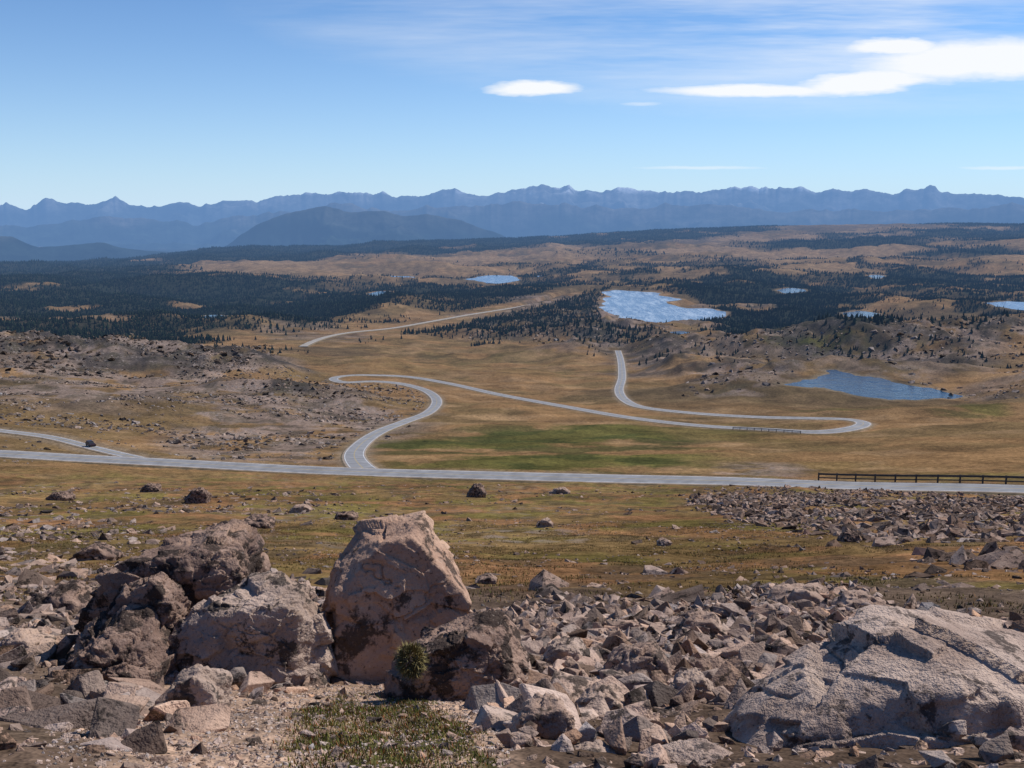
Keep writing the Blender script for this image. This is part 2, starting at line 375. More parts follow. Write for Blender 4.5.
m_dark=rockmat('lichened_granite',(.33,.225,.175),(.17,.115,.095),(.035,.028,.026),2.4,.49,.8)
m_grey=rockmat('pale_granite',(.43,.325,.27),(.28,.205,.165),(.05,.042,.038),2.8,.53,.8)
m_far=rockmat('hillside_granite',(.33,.265,.23),(.19,.148,.125),(.055,.046,.04),.3,.54)
def simple(name,col,sc=2.,var=.3,rough=.9,attr=False,hz=True,metal=0):
    m,nt,o,b=newmat(name);p=geo(nt)
    f=mrange(nt,noise(nt,p,sc,2,.65),.3,.7,1-var,1+var)
    if attr:
        at=nt.nodes.new('ShaderNodeAttribute');at.attribute_name='Col';base=mix(nt,1.,at.outputs['Color'],comb(nt,f),'MULTIPLY')
    else: base=mix(nt,1.,col,comb(nt,f),'MULTIPLY')
    if attr: nt.nodes.remove(b);b=diffuse(nt);nt.links.new(base,b.inputs['Color'])
    else:
        nt.links.new(base,b.inputs['Base Color']);b.inputs['Roughness'].default_value=rough;b.inputs['Metallic'].default_value=metal
    fin(nt,o,b,hz);return m
m_asph=simple('weathered_asphalt',(.225,.225,.235),.25,.2)
m_yel=simple('yellow_paint',(.36,.28,.13),.5,.2);m_wht=simple('white_paint',(.62,.62,.62),.5,.2)
m_sh=simple('gravel_shoulder',(.27,.21,.16),.4,.35);m_bank=simple('road_bank',(.15,.11,.06),.4,.4)
m_tree=simple('conifer_foliage',(.03,.04,.02),.2,.3,attr=True);m_blade=simple('grass_blades',(.1,.1,.03),5.,.3,attr=True,hz=False)
m_rail=simple('weathered_steel_rail',(.07,.055,.048),1.,.3,.6);m_post=simple('wood_post',(.07,.05,.04),3.,.3)
m_fr=simple('old_road_surface',(.30,.27,.24),.2,.2)
# ---------------------------------------------------------------- mesh helper
def mesh_obj(name,V,Fc,mats,col=None,matidx=None,smooth=False):
    me=bpy.data.meshes.new(name);V=np.asarray(V,np.float32);Fc=np.asarray(Fc,np.int32);k=Fc.shape[1]
    me.vertices.add(len(V));me.vertices.foreach_set('co',V.ravel())
    me.loops.add(Fc.size);me.loops.foreach_set('vertex_index',Fc.ravel())
    me.polygons.add(len(Fc));me.polygons.foreach_set('loop_start',np.arange(0,Fc.size,k,dtype=np.int32))
    me.update(calc_edges=True)
    for m in mats: me.materials.append(m)
    if matidx is not None: me.polygons.foreach_set('material_index',np.asarray(matidx,np.int32))
    me.polygons.foreach_set('use_smooth',np.full(len(Fc),smooth))
    if col is not None:
        a=me.color_attributes.new('Col','FLOAT_COLOR','POINT');c=np.ones((len(V),4),np.float32);c[:,:col.shape[1]]=col
        a.data.foreach_set('color',c.ravel())
    me.update()
    ob=bpy.data.objects.new(name,me);scene.collection.objects.link(ob);return ob
def gridfaces(nr,nc):
    i,j=np.meshgrid(np.arange(nr-1),np.arange(nc-1),indexing='ij');a=(i*nc+j).ravel()
    return np.stack([a,a+1,a+nc+1,a+nc],1)
mesh_obj('ground',np.stack([X,Y,Z],-1).reshape(-1,3),gridfaces(NR,NC),[mg],np.concatenate([C,rockA[...,None]],-1).reshape(-1,4),smooth=True)
# ---------------------------------------------------------------- road ribbons
def ribbon(name,w,lift,hw=3.4,asph=None):
    w=w.copy();T=np.gradient(w[:,:2],axis=0);T/=np.linalg.norm(T,axis=1)[:,None];Nn=np.stack([T[:,1],-T[:,0]],1)
    offs=[-hw-2.8,-hw-.6,-hw-.02,-hw+.22,-hw+.38,-.12,.12,hw-.38,hw-.22,hw+.02,hw+.6,hw+2.8]
    hs=[-.9,-.06,-.0,0,0,.03,.03,0,0,0,-.06,-.9];mi=[4,3,0,2,0,1,0,2,0,3,4]
    V=np.zeros((len(w),len(offs),3))
    for k,(a,h_) in enumerate(zip(offs,hs)):
        V[:,k,0]=w[:,0]+Nn[:,0]*a;V[:,k,1]=w[:,1]+Nn[:,1]*a;V[:,k,2]=w[:,2]+lift+h_
    m=np.tile(mi,len(w)-1)
    return mesh_obj(name,V.reshape(-1,3),gridfaces(len(w),len(offs)),[asph or m_asph,m_yel,m_wht,m_sh,m_bank],matidx=m)
ribbon('highway',roads['main'],.34,hw=3.6);ribbon('side_road',roads['side'],.24,hw=1.9)
ribbon('switchback_road',roads['switch'],.28,hw=3.5);ribbon('distant_road',roads['far'],1.0,hw=4.6,asph=m_fr)
# ---------------------------------------------------------------- water
def watermat(name,deep,painted_spark,rough,lo=.48):
    m,nt,o,b=newmat(name);p=geo(nt)
    mp=nt.nodes.new('ShaderNodeMapping');mp.inputs['Scale'].default_value=(1,.22,1);nt.links.new(p,mp.inputs[0]);q=mp.outputs[0]
    c=mix(nt,mrange(nt,noise(nt,q,.05,5,.85),lo,.66,0,painted_spark),deep,(.60,.67,.74));nt.links.new(c,b.inputs['Base Color'])  # windblown sun sparkle painted as pale streaks in the base colour
    b.inputs['Roughness'].default_value=rough;b.inputs['Specular IOR Level'].default_value=.5
    bump(nt,b,math2(nt,'ADD',noise(nt,p,.5,3,.7),math2(nt,'MULTIPLY',noise(nt,p,.06,2,.6),3.)),.6,.8);fin(nt,o,b);return m
wm={'big':watermat('windy_painted_glint_water',(.11,.18,.28),.7,.25,.45),'blue':watermat('blue_lake_water',(.008,.032,.06),.04,.12),'pale':watermat('pale_lake_water',(.10,.17,.27),.35,.25)}  # big and pale lakes: low-sky reflection painted into a lighter base colour
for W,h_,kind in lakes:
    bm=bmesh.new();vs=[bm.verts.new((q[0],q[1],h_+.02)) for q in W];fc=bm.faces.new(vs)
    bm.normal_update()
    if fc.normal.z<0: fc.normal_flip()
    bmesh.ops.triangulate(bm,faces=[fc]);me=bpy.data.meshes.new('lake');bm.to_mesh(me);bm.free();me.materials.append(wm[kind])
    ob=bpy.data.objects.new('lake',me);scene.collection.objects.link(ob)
# ---------------------------------------------------------------- scatter machinery
def hull(npts,dims,bev,seed):
    r=random.Random(seed);bm=bmesh.new()
    for _ in range(npts):
        v=Vector((r.gauss(0,1),r.gauss(0,1),r.gauss(0,1))).normalized();k=r.uniform(.75,1.1)
        m=max(abs(v.x),abs(v.y),abs(v.z));v=v*(k*(.35+.65/m)*.8)
        bm.verts.new((v.x*dims[0],v.y*dims[1],v.z*dims[2]))
    res=bmesh.ops.convex_hull(bm,input=bm.verts)
    bmesh.ops.delete(bm,geom=[g for g in res['geom_interior'] if isinstance(g,bmesh.types.BMVert)],context='VERTS')
    bmesh.ops.dissolve_limit(bm,angle_limit=.2,verts=bm.verts,edges=bm.edges)
    if bev: bmesh.ops.bevel(bm,geom=list(bm.edges),offset=bev,segments=1,profile=.6,affect='EDGES',clamp_overlap=True)
    bmesh.ops.triangulate(bm,faces=bm.faces);bm.verts.index_update()
    V=np.array([v.co[:] for v in bm.verts]);Fc=np.array([[v.index for v in f.verts] for f in bm.faces]);bm.free()
    if bev:
        n=fbm3(V*2.5+seed*7.,3,seed)-.5;V=V*(1+.22*n)[:,None]
    return V,Fc
T_near=[hull(random.Random(i).randint(9,16),(random.Random(i+50).uniform(.75,1.35),random.Random(i+90).uniform(.5,.9),random.Random(i+20).uniform(.28,.7)),.025,i) for i in range(32)]
T_low=[hull(random.Random(i).randint(9,13),(1,random.Random(i+90).uniform(.6,.95),random.Random(i+20).uniform(.45,.8)),0,i+200) for i in range(16)]
T_mid=[hull(random.Random(i).randint(10,15),(random.Random(i+50).uniform(.8,1.3),random.Random(i+90).uniform(.5,.9),random.Random(i+20).uniform(.3,.7)),0,i+300) for i in range(24)]
def rotm(n,tilt):
    y=rng.uniform(0,2*np.pi,n);tx=rng.normal(0,tilt,n);ty=rng.normal(0,tilt,n)
    R=np.zeros((n,3,3));cz,sz=np.cos(y),np.sin(y);cx,sx=np.cos(tx),np.sin(tx);cy,sy=np.cos(ty),np.sin(ty)
    Rz=np.zeros((n,3,3));Rz[:,0,0]=cz;Rz[:,0,1]=-sz;Rz[:,1,0]=sz;Rz[:,1,1]=cz;Rz[:,2,2]=1
    Rx=np.zeros((n,3,3));Rx[:,0,0]=1;Rx[:,1,1]=cx;Rx[:,1,2]=-sx;Rx[:,2,1]=sx;Rx[:,2,2]=cx
    Ry=np.zeros((n,3,3));Ry[:,1,1]=1;Ry[:,0,0]=cy;Ry[:,0,2]=sy;Ry[:,2,0]=-sy;Ry[:,2,2]=cy
    return Rx@Ry@Rz
def merge(name,T,pos,scale,mat,tint,tilt=.3,smooth=False):
    n=len(pos);idx=rng.integers(0,len(T),n);R=rotm(n,tilt);Vs=[];Fs=[];Cs=[];off=0
    for t in range(len(T)):
        m=np.where(idx==t)[0]
        if len(m)==0: continue
        v,f=T[t][:2];vv=np.einsum('nij,vj->nvi',R[m],v)*scale[m][:,None,None]+pos[m][:,None,:]
        cc=np.repeat(tint[m][:,None,:],len(v),1)
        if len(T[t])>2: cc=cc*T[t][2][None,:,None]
        Vs.append(vv.reshape(-1,3));Cs.append(cc.reshape(-1,3))
        Fs.append((f[None]+off+(np.arange(len(m))*len(v))[:,None,None]).reshape(-1,3));off+=len(m)*len(v)
    return mesh_obj(name,np.concatenate(Vs),np.concatenate(Fs),[mat],np.concatenate(Cs),smooth=smooth)
def scatter(poly,d0,d1,dens,azl=33,clump=None,seed=0):
    az=math.radians(azl);n=int(dens*az*(d1*d1-d0*d0))
    d=np.sqrt(rng.uniform(d0*d0,d1*d1,n));a=rng.uniform(-az,az,n);x=d*np.sin(a);y=d*np.cos(a)
    qx,qy=project(x,y,baseZ(a,d));m=pip(qx+rng.normal(0,6,n),qy+rng.normal(0,2.5,n),poly)
    if clump: m&=rng.uniform(0,1,n)<sstep(clump[1],clump[2],fbm2(x/clump[0],y/clump[0],4,seed+70))
    m&=gs(rd,x,y)>(7 if d1>100 else 0)
    return x[m],y[m],d[m]
def tints(n,lo=.5,hi=1.3):
    b=rng.uniform(lo,hi,n);w=rng.normal(0,.06,n);k=rng.uniform(0,1,n)<.18;b=np.where(k,b*.5,b);return np.stack([b*(1+w),b,b*(1-w)],1)
CNT={}
def rocks(name,T,poly,d0,d1,dens,s0,s1,mat,clump=None,tilt=.35,sink=.15,pile=0,seed=0,pw=2.2,lo=.5,hi=1.3):
    x,y,d=scatter(poly,d0,d1,dens,clump=clump,seed=seed);n=len(x)
    if n==0: return None
    s=s0+(s1-s0)*rng.uniform(0,1,n)**pw
    if d0<3:   # leave the boulders' own footprints free of big blocks
        k=((y<4.3)&(x>.55)&(s>.06))|((d<3.6)&(s>.12));s=np.where(k,.03+.3*(s-.05).clip(0),s)
    z=gz(x,y)-s*sink+rng.uniform(0,1,n)*pile*(s>.06)
    CNT[name+str(seed)]=n
    return merge(name,T,np.stack([x,y,z],1),s,mat,tints(n,lo,hi),tilt)
R1=[(478,614),(560,602),(650,606),(700,600),(740,592),(860,594),(900,614),(1024,634),(1250,645),(1250,860),(480,860),(505,730),(470,692)]
L1=[(-200,520),(60,520),(150,530),(250,560),(330,600),(345,690),(200,705),(120,800),(-250,860)]
rocks('talus_rocks',T_near,R1,2.6,22,44,.06,.27,m_talus,tilt=.55,pile=.07,pw=1.8,lo=.65,hi=1.4)
rocks('talus_rocks',T_near,L1,2.6,24,30,.06,.28,m_talus,tilt=.45,pile=.03,clump=(2.5,.3,.46),seed=1,pw=1.9,lo=.55)
rocks('scattered_rocks',T_mid,L1,22,95,2.0,.10,.6,m_talus,clump=(7,.38,.54),seed=2,pw=3,lo=.35,hi=1.2)
rocks('rubble_field',T_mid,[(685,497),(760,492),(1250,491),(1250,605),(1010,580),(930,558),(860,542),(790,528),(715,514)],28,190,3.4,.2,1.0,m_talus,clump=(14,.26,.42),seed=3,tilt=.45,pw=2.3,lo=.3,hi=1.15)
rocks('scattered_rocks',T_mid,[(-150,485),(340,490),(370,620),(-150,640)],18,220,.8,.12,.9,m_talus,clump=(12,.42,.56),seed=4,pw=3.5,lo=.3,hi=1.1)
rocks('scattered_rocks',T_mid,[(300,488),(1150,497),(1150,650),(300,640)],16,200,.55,.1,.75,m_talus,clump=(9,.46,.6),seed=5,pw=4,lo=.3,hi=1.1)
rocks('scattered_stones',T_low,[(-150,500),(1150,505),(1150,650),(-150,640)],13,80,5,.04,.18,m_talus,clump=(4,.44,.62),seed=15,pw=2.5,lo=.3,hi=1.2)
rocks('pebbles',T_low,[(-100,600),(1150,600),(1200,900),(-200,900)],2.2,12,150,.012,.055,m_talus,tilt=.5,pw=2.5,lo=.5,hi=1.5)
rocks('gravel',T_low,[(60,725),(240,690),(330,680),(400,690),(500,700),(520,860),(0,860)],2.2,5.8,2600,.004,.018,m_big,tilt=.5,pw=2.,lo=.7,hi=1.4)
rocks('hillside_rocks',T_low,[(-150,348),(60,344),(260,350),(300,378),(340,384),(420,388),(425,412),(350,466),(230,458),(120,435),(-150,400)],330,1250,.12,.5,2.8,m_far,clump=(40,.38,.55),seed=6,pw=3,lo=.35,hi=1.2)
rocks('hillside_rocks',T_low,[(-150,470),(350,475),(350,440),(160,440),(-150,415)],280,520,.05,.3,1.6,m_far,clump=(30,.42,.56),seed=16,pw=3,lo=.4,hi=1.2)
rocks('outcrop_rocks',T_low,[(460,335),(520,308),(570,304),(640,316),(700,340),(790,392),(740,395),(690,362),(610,345)],900,2100,.022,1,5,m_far,clump=(60,.4,.55),seed=7,pw=2.5,lo=.35,hi=1.4)
rocks('outcrop_rocks',T_low,[(690,395),(690,365),(780,335),(900,322),(1150,310),(1150,390),(960,395),(870,370),(800,370),(780,390)],700,2100,.022,1,5,m_far,clump=(60,.38,.53),seed=8,pw=2.5,lo=.35,hi=1.4)
rocks('outcrop_rocks',T_low,[(-150,340),(120,340),(270,348),(270,376),(100,382),(-150,372)],800,1500,.04,1.2,5.5,m_far,clump=(50,.4,.54),seed=9,pw=2.5,lo=.2,hi=.8)
rocks('outcrop_rocks',T_low,[(235,388),(300,385),(345,392),(340,402),(250,400)],620,900,.06,1,4,m_far,seed=19,pw=2.5,lo=.2,hi=.8)
# ---------------------------------------------------------------- boulders
def boulder(name,pieces,mat,sub=6):
    Vs=[];Fs=[];off=0
    for (sil,Dp,depth,seed,opts) in pieces:
        r=np.random.default_rng(seed);x,y,z=ray([q[0] for q in sil],[q[1] for q in sil]);s=Dp/y
        S=np.stack([x*s,z*s],1);c=S.mean(0);S=S-c
        pl=[]
        for i in range(len(S)):
            a=S[i];b_=S[(i+1)%len(S)];e=b_-a;n=np.array([e[1],-e[0]]);n/=np.linalg.norm(n)+1e-9;dd_=n@a
            if dd_<0:n=-n;dd_=-dd_
            pl.append((n[0],r.normal(0,.1),n[1],max(dd_,.02)))
        ft=opts.get('front',.25);h=depth/2
        pl.append((opts.get('side',r.normal(0,.15)),-1,ft,h));pl.append((r.normal(0,.15),1,.1,h))
        E=np.concatenate([np.c_[S[:,0],np.zeros(len(S)),S[:,1]],np.c_[S[:,0]*.9,np.full(len(S),-h*.9),S[:,1]*.9],np.c_[S[:,0]*.9,np.full(len(S),h*.9),S[:,1]*.9]])
        for _ in range(opts.get('cham',9)):
            n=r.normal(0,1,3);n[1]*=1.5;n/=np.linalg.norm(n);sp=(E@n).max()
            pl.append((n[0],n[1],n[2],sp*r.uniform(.74,.9)))
        pl=np.array(pl);ln=np.linalg.norm(pl[:,:3],axis=1)[:,None];pl[:,:3]/=ln
        bm=bmesh.new();bmesh.ops.create_icosphere(bm,subdivisions=sub,radius=1);V=np.array([v.co[:] for v in bm.verts]);Fc=np.array([[v.index for v in f.verts] for f in bm.faces]);bm.free()
        pn=opts.get('p',40);dots=np.maximum(V@pl[:,:3].T,0)/pl[:,3]
        mx_=dots.max(1);R=1/(mx_*((dots/mx_[:,None])**pn).sum(1)**(1/pn));Q=V*R[:,None];sz=np.abs(S).max()
        k=1.9/sz;wq=Q*np.array([1,1,1.3])*k
        wq=wq+.2*np.stack([fbm3(wq*2,3,seed+i*11)-.5 for i in range(3)],1)
        v1=cells3(wq+seed*3.3,seed);v2=cells3(wq*2.9+seed*1.3,seed+40)
        disp=v1*.18*sz+v2*.075*sz+(fbm3(Q*k*1.2,5,seed+5)-.5)*.12*sz+(fbm3(Q*k*9,4,seed+9)-.5)*.035*sz
        cr=np.abs(fbm3(Q*k*np.array([.9,.9,1.6])+4,4,seed+15)-.5);disp-=.04*sz*(1-sstep(0,.012,cr))
        Q=Q+V*disp[:,None]*opts.get('rough',1.)
        Q=Q+np.array([c[0],Dp,c[1]]);Vs.append(Q);Fs.append(Fc+off);off+=len(Q)
    V=np.concatenate(Vs);return mesh_obj(name,V,np.concatenate(Fs),[mat],np.ones((len(V),3)),smooth=True)
boulder('standing_boulder',[([(333,730),(333,590),(337,562),(348,545),(366,522),(388,515),(410,517),(422,530),(438,549),(458,574),(470,604),(464,650),(448,730)],6.3,.5,3,{'front':.2,'side':.22,'rough':.5,'cham':3})],m_hero,7)
boulder('lichened_boulder',[([(118,730),(96,650),(106,598),(138,558),(185,542),(222,532),(246,538),(262,580),(246,660),(215,730)],6.6,.8,12,{'front':.1,'rough':.8,'cham':6}),
  ([(58,760),(58,690),(72,652),(112,628),(152,640),(185,680),(180,760)],5.6,.6,14,{'front':.1,'rough':.9}),
  ([(90,690),(100,640),(125,590),(160,575),(190,600),(190,690)],6.0,.5,15,{'front':.1})],m_dark,7)
boulder('grey_boulder',[([(168,720),(168,650),(180,618),(222,592),(262,584),(300,596),(328,636),(333,668),(318,720)],5.9,.6,21,{'front':.3,'rough':.7})],m_grey,7)
boulder('brown_boulder',[([(391,730),(393,672),(406,650),(440,636),(478,626),(514,636),(529,658),(528,690),(505,730)],5.35,.5,33,{'front':.1,'rough':.7})],m_dark,7)
boulder('small_boulder',[([(168,770),(166,705),(176,680),(200,668),(224,682),(228,712),(214,770)],4.5,.28,43,{'front':.3,'rough':.7})],m_grey,6)
boulder('large_boulder',[([(700,910),(716,770),(745,725),(800,690),(860,660),(925,648),(985,655),(1060,668),(1200,700),(1240,910)],3.6,.9,59,{'front':.4,'rough':.42,'cham':3,'p':40})],m_big,7)
boulder('flat_boulder',[([(640,840),(648,772),(690,758),(730,756),(745,775),(750,840)],3.1,.3,61,{'front':.6,'rough':.5}),],m_big,6)
boulder('flat_boulder',[([(555,840),(565,767),(590,755),(618,758),(628,840)],3.2,.25,62,{'front':.6,'rough':.5}),],m_grey,6)
boulder('flat_boulder',[([(20,800),(28,757),(60,745),(85,752),(80,800)],3.8,.3,63,{'front':.6,'rough':.5}),],m_big,6)
def fboulder(px_,py_,w,h_,mat,seed):
    x,y,z=hit(px_,py_);D0=y
    boulder('boulder',[([(px_-w*.5,py_+h_*.3),(px_-w*.52,py_-h_*.3),(px_-w*.25,py_-h_*.85),(px_+w*.2,py_-h_),(px_+w*.5,py_-h_*.5),(px_+w*.5,py_+h_*.3)],D0,w*D0/1000.*.8,seed,{'front':.2})],mat,5)
for i,(a,b_,w,h_,m) in enumerate([(477,497,19,13,m_dark),(198,502,22,14,m_dark),(545,527,16,8,m_talus),(150,492,18,8,m_dark),(850,541,22,9,m_dark),(560,494,20,6,m_talus),(487,583,24,8,m_talus),(665,546,14,6,m_talus),(800,602,60,16,m_talus),(700,640,50,26,m_talus),(640,680,60,34,m_talus),(565,668,50,26,m_grey),(860,612,50,18,m_talus),(60,610,60,22,m_dark),(20,660,60,28,m_talus),(300,602,30,18,m_talus),(95,560,44,16,m_dark),(545,735,60,34,m_talus),(600,715,50,28,m_talus),(690,700,46,26,m_grey),(255,527,36,10,m_dark),(345,520,24,8,m_dark),(300,512,20,7,m_talus),(60,500,26,8,m_dark)]):
    fboulder(a,b_,w,h_,m,100+i)
# ---------------------------------------------------------------- conifers
def tree_t(seed):
    r=np.random.default_rng(seed);V=[];Fc=[];sh=[]
    for (z0,z1,ra) in ((.06,.45,.27),(.26,.70,.21),(.48,1.0,.14)):
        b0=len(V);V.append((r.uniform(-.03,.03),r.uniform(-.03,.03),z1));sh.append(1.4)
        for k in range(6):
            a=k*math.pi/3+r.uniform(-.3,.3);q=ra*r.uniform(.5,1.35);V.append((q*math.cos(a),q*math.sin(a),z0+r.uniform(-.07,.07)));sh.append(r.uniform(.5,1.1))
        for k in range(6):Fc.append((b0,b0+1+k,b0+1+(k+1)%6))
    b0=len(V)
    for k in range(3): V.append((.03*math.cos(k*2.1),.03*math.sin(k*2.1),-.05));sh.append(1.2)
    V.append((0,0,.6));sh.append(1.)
    for k in range(3):Fc.append((b0+k,b0+(k+1)%3,b0+3))
    return np.array(V),np.array(Fc),np.array(sh)
TT=[tree_t(i) for i in range(10)]
def forest(T,d0,d1,dens,thr,s0,s1,name):
    az=math.radians(34);n=int(dens*az*(d1*d1-d0*d0));d=np.sqrt(rng.uniform(d0*d0,d1*d1,n));a=rng.uniform(-az,az,n);x=d*np.sin(a);y=d*np.cos(a)
    m=rng.uniform(0,1,n)<gs(T,x,y)*thr;x=x[m];y=y[m];n=len(x);s=s0+(s1-s0)*rng.uniform(0,1,n)**1.6;CNT[name+str(d0)]=n
    t=np.array([.022,.029,.016])*rng.uniform(.5,1.5,n)[:,None]*(1+rng.normal(0,.06,(n,3)))
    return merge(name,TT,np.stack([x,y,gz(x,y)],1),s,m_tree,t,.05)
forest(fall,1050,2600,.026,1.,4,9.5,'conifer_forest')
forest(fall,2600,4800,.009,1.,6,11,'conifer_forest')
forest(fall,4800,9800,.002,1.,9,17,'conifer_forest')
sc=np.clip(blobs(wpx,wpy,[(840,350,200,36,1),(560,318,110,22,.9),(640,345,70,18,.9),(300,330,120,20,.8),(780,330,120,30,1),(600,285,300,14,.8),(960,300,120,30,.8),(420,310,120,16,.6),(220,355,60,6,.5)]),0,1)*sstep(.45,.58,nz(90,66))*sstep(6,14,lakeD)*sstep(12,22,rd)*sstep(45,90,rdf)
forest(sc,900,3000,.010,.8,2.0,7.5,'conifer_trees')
# ---------------------------------------------------------------- grass
def grass(name,x,y,hmin,hmax,wid,cols_,per,spread):
    n=len(x)*per;x=np.repeat(x,per)+rng.normal(0,spread,n);y=np.repeat(y,per)+rng.normal(0,spread,n);z=gz(x,y)-.004
    h=rng.uniform(hmin,hmax,n);a=rng.uniform(0,2*np.pi,n);l=rng.uniform(.1,.8,n)*h;t=a+np.pi/2
    p0=np.stack([x+wid*np.cos(t),y+wid*np.sin(t),z],1);p1=np.stack([x-wid*np.cos(t),y-wid*np.sin(t),z],1);p2=np.stack([x+l*np.cos(a),y+l*np.sin(a),z+h],1)
    V=np.stack([p0,p1,p2],1).reshape(-1,3);cc=np.array(cols_)[rng.integers(0,len(cols_),n)]*rng.uniform(.6,1.4,n)[:,None]
    return mesh_obj(name,V,np.arange(len(V)).reshape(-1,3),[m_blade],np.repeat(cc,3,0))
x,y,d=scatter(MP,2.2,5.5,900,clump=(.35,.3,.46),seed=21)
grass('alpine_grass',x,y,.008,.028,.003,[(.15,.16,.045),(.10,.12,.025),(.19,.16,.055),(.24,.09,.04),(.24,.18,.08)],14,.03)
x,y,d=scatter([(-150,470),(1150,500),(1250,650),(900,600),(470,600),(340,600),(-150,600)],9,75,10,clump=(3,.4,.6),seed=22)
grass('tundra_grass',x,y,.03,.09,.012,[(.14,.12,.035),(.10,.10,.03),(.2,.15,.06),(.21,.11,.05),(.25,.18,.09)],6,.09)
n=1800;q=rng.normal(0,1,(n,3));q/=np.linalg.norm(q,axis=1)[:,None];q*=rng.uniform(.6,1,n)[:,None]
xx,yy_,zz_=ray(411,660);s=5.08/yy_;cen=np.array([xx*s,5.08,zz_*s]);pc=cen+q*np.array([.075,.07,.085])
dirn=q+rng.normal(0,.4,(n,3));pe=pc+dirn*.03;sd_=np.cross(dirn,[.3,.2,1.]);sd_/=np.linalg.norm(sd_,axis=1)[:,None]
V=np.stack([pc+sd_*.004,pc-sd_*.004,pe],1).reshape(-1,3)
mesh_obj('cushion_plant',V,np.arange(len(V)).reshape(-1,3),[m_blade],np.repeat(np.array([.18,.15,.07])*rng.uniform(.5,1.5,n)[:,None],3,0))
# ---------------------------------------------------------------- guardrail
def guardrail(path,side,off,lift,sc_=1.):
    w=path;T=np.gradient(w[:,:2],axis=0);T/=np.linalg.norm(T,axis=1)[:,None];Nn=np.stack([T[:,1],-T[:,0]],1)*side
    root=bpy.data.objects.new('guardrail',None);scene.collection.objects.link(root)
    L=np.stack([w[:,0]+Nn[:,0]*off,w[:,1]+Nn[:,1]*off,w[:,2]+lift],1)
    for nm,z0 in (('upper_rail',1.0),('lower_rail',.30)):
        prof=[(0,0),(.06,.05),(.06,.14),(0,.19),(.0,.23),(.06,.28),(.06,.37),(0,.42),(-.03,.42),(-.03,0)]
        if nm=='lower_rail': prof=[(a,h_*.6) for a,h_ in prof]
        V=np.zeros((len(L),len(prof)+1,3))
        for k,(a,h_) in enumerate(prof+[prof[0]]):
            V[:,k,0]=L[:,0]-Nn[:,0]*a;V[:,k,1]=L[:,1]-Nn[:,1]*a;V[:,k,2]=L[:,2]+(h_+z0)*sc_
        r=mesh_obj(nm,V.reshape(-1,3),gridfaces(len(L),len(prof)+1),[m_rail]);r.parent=root
    Ps=resample(L,3.8);bm=bmesh.new()
    for q in Ps: bmesh.ops.create_cube(bm,size=1,matrix=Matrix.Translation((q[0],q[1]+.18,q[2]+.5*sc_))@Matrix.Diagonal((.26,.22,1.9*sc_,1)))
    me=bpy.data.meshes.new('posts');bm.to_mesh(me);bm.free();me.materials.append(m_post);po=bpy.data.objects.new('posts',me);scene.collection.objects.link(po);po.parent=root
w=roads['main'];qx,qy=project(w[:,0],w[:,1],w[:,2]);k=np.where(qx>795)[0]
guardrail(w[k],-1,4.8,.35)
w=roads['switch'];qx,qy=project(w[:,0],w[:,1],w[:,2]);k=np.where((qx>735)&(qx<805)&(qy>426))[0]
if len(k)>4: guardrail(w[k],-1,4.6,.3,.8)
# ---------------------------------------------------------------- car
def car(pathpt,heading,col):
    root=bpy.data.objects.new('car',None);scene.collection.objects.link(root)
    mb=simple('car_paint',col,1.,.05,.3);mgz=simple('car_glass',(.03,.035,.04),1.,.05,.1);mt=simple('tyre_rubber',(.02,.02,.02),5.,.2)
    def prism(name,prof,hw,top,m,zc):
        bm=bmesh.new();L=[];Rr=[]
        for (x,z) in prof:
            k=hw*(1-(z>zc)*top);L.append(bm.verts.new((x,-k,z)));Rr.append(bm.verts.new((x,k,z)))
        n=len(prof)
        for i in range(n): bm.faces.new((L[i],L[(i+1)%n],Rr[(i+1)%n],Rr[i]))
        bm.faces.new(L[::-1]);bm.faces.new(Rr);bmesh.ops.recalc_face_normals(bm,faces=bm.faces)
        bmesh.ops.bevel(bm,geom=list(bm.edges),offset=.05,segments=2,affect='EDGES')
        me=bpy.data.meshes.new(name);bm.to_mesh(me);bm.free();me.materials.append(m);o_=bpy.data.objects.new(name,me);scene.collection.objects.link(o_);o_.parent=root
    prism('body',[(-2.3,.35),(-2.35,.95),(-2.2,1.05),(.9,1.08),(2.0,.92),(2.3,.75),(2.3,.35)],.92,0,mb,9)
    prism('windows',[(-2.05,1.02),(-1.85,1.52),(.2,1.54),(1.0,1.03)],.86,.16,mgz,1.3)
    prism('roof',[(-1.9,1.5),(-1.8,1.62),(.1,1.63),(.3,1.5)],.8,.08,mb,1.55)
    for i,(x,y) in enumerate([(-1.4,-.85),(-1.4,.85),(1.45,-.85),(1.45,.85)]):
        bm=bmesh.new();bmesh.ops.create_cone(bm,cap_ends=True,segments=20,radius1=.36,radius2=.36,depth=.24,matrix=Matrix.Translation((x,y,.36))@Matrix.Rotation(math.pi/2,4,'X'))
        me=bpy.data.meshes.new('wheel');bm.to_mesh(me);bm.free();me.materials.append(mt);o_=bpy.data.objects.new('wheel_%d'%(i+1),me);scene.collection.objects.link(o_);o_.parent=root
    root.location=pathpt;root.rotation_euler=(0,0,heading);root.scale=(1.1,1.1,1.1)
def carat(key,pxx,lat,lift,col):
    w=roads[key];qx,qy=project(w[:,0],w[:,1],w[:,2]);e=abs(qx-pxx)
    i=int(np.argmin(e));i=min(max(i,1),len(w)-2);t=w[i+1]-w[i-1];n=np.array([t[1],-t[0]]);n/=np.linalg.norm(n)
    car((w[i,0]+n[0]*lat,w[i,1]+n[1]*lat,w[i,2]+lift),math.atan2(t[1],t[0]),col)
carat('side',88,-.7,.26,(.03,.015,.015))
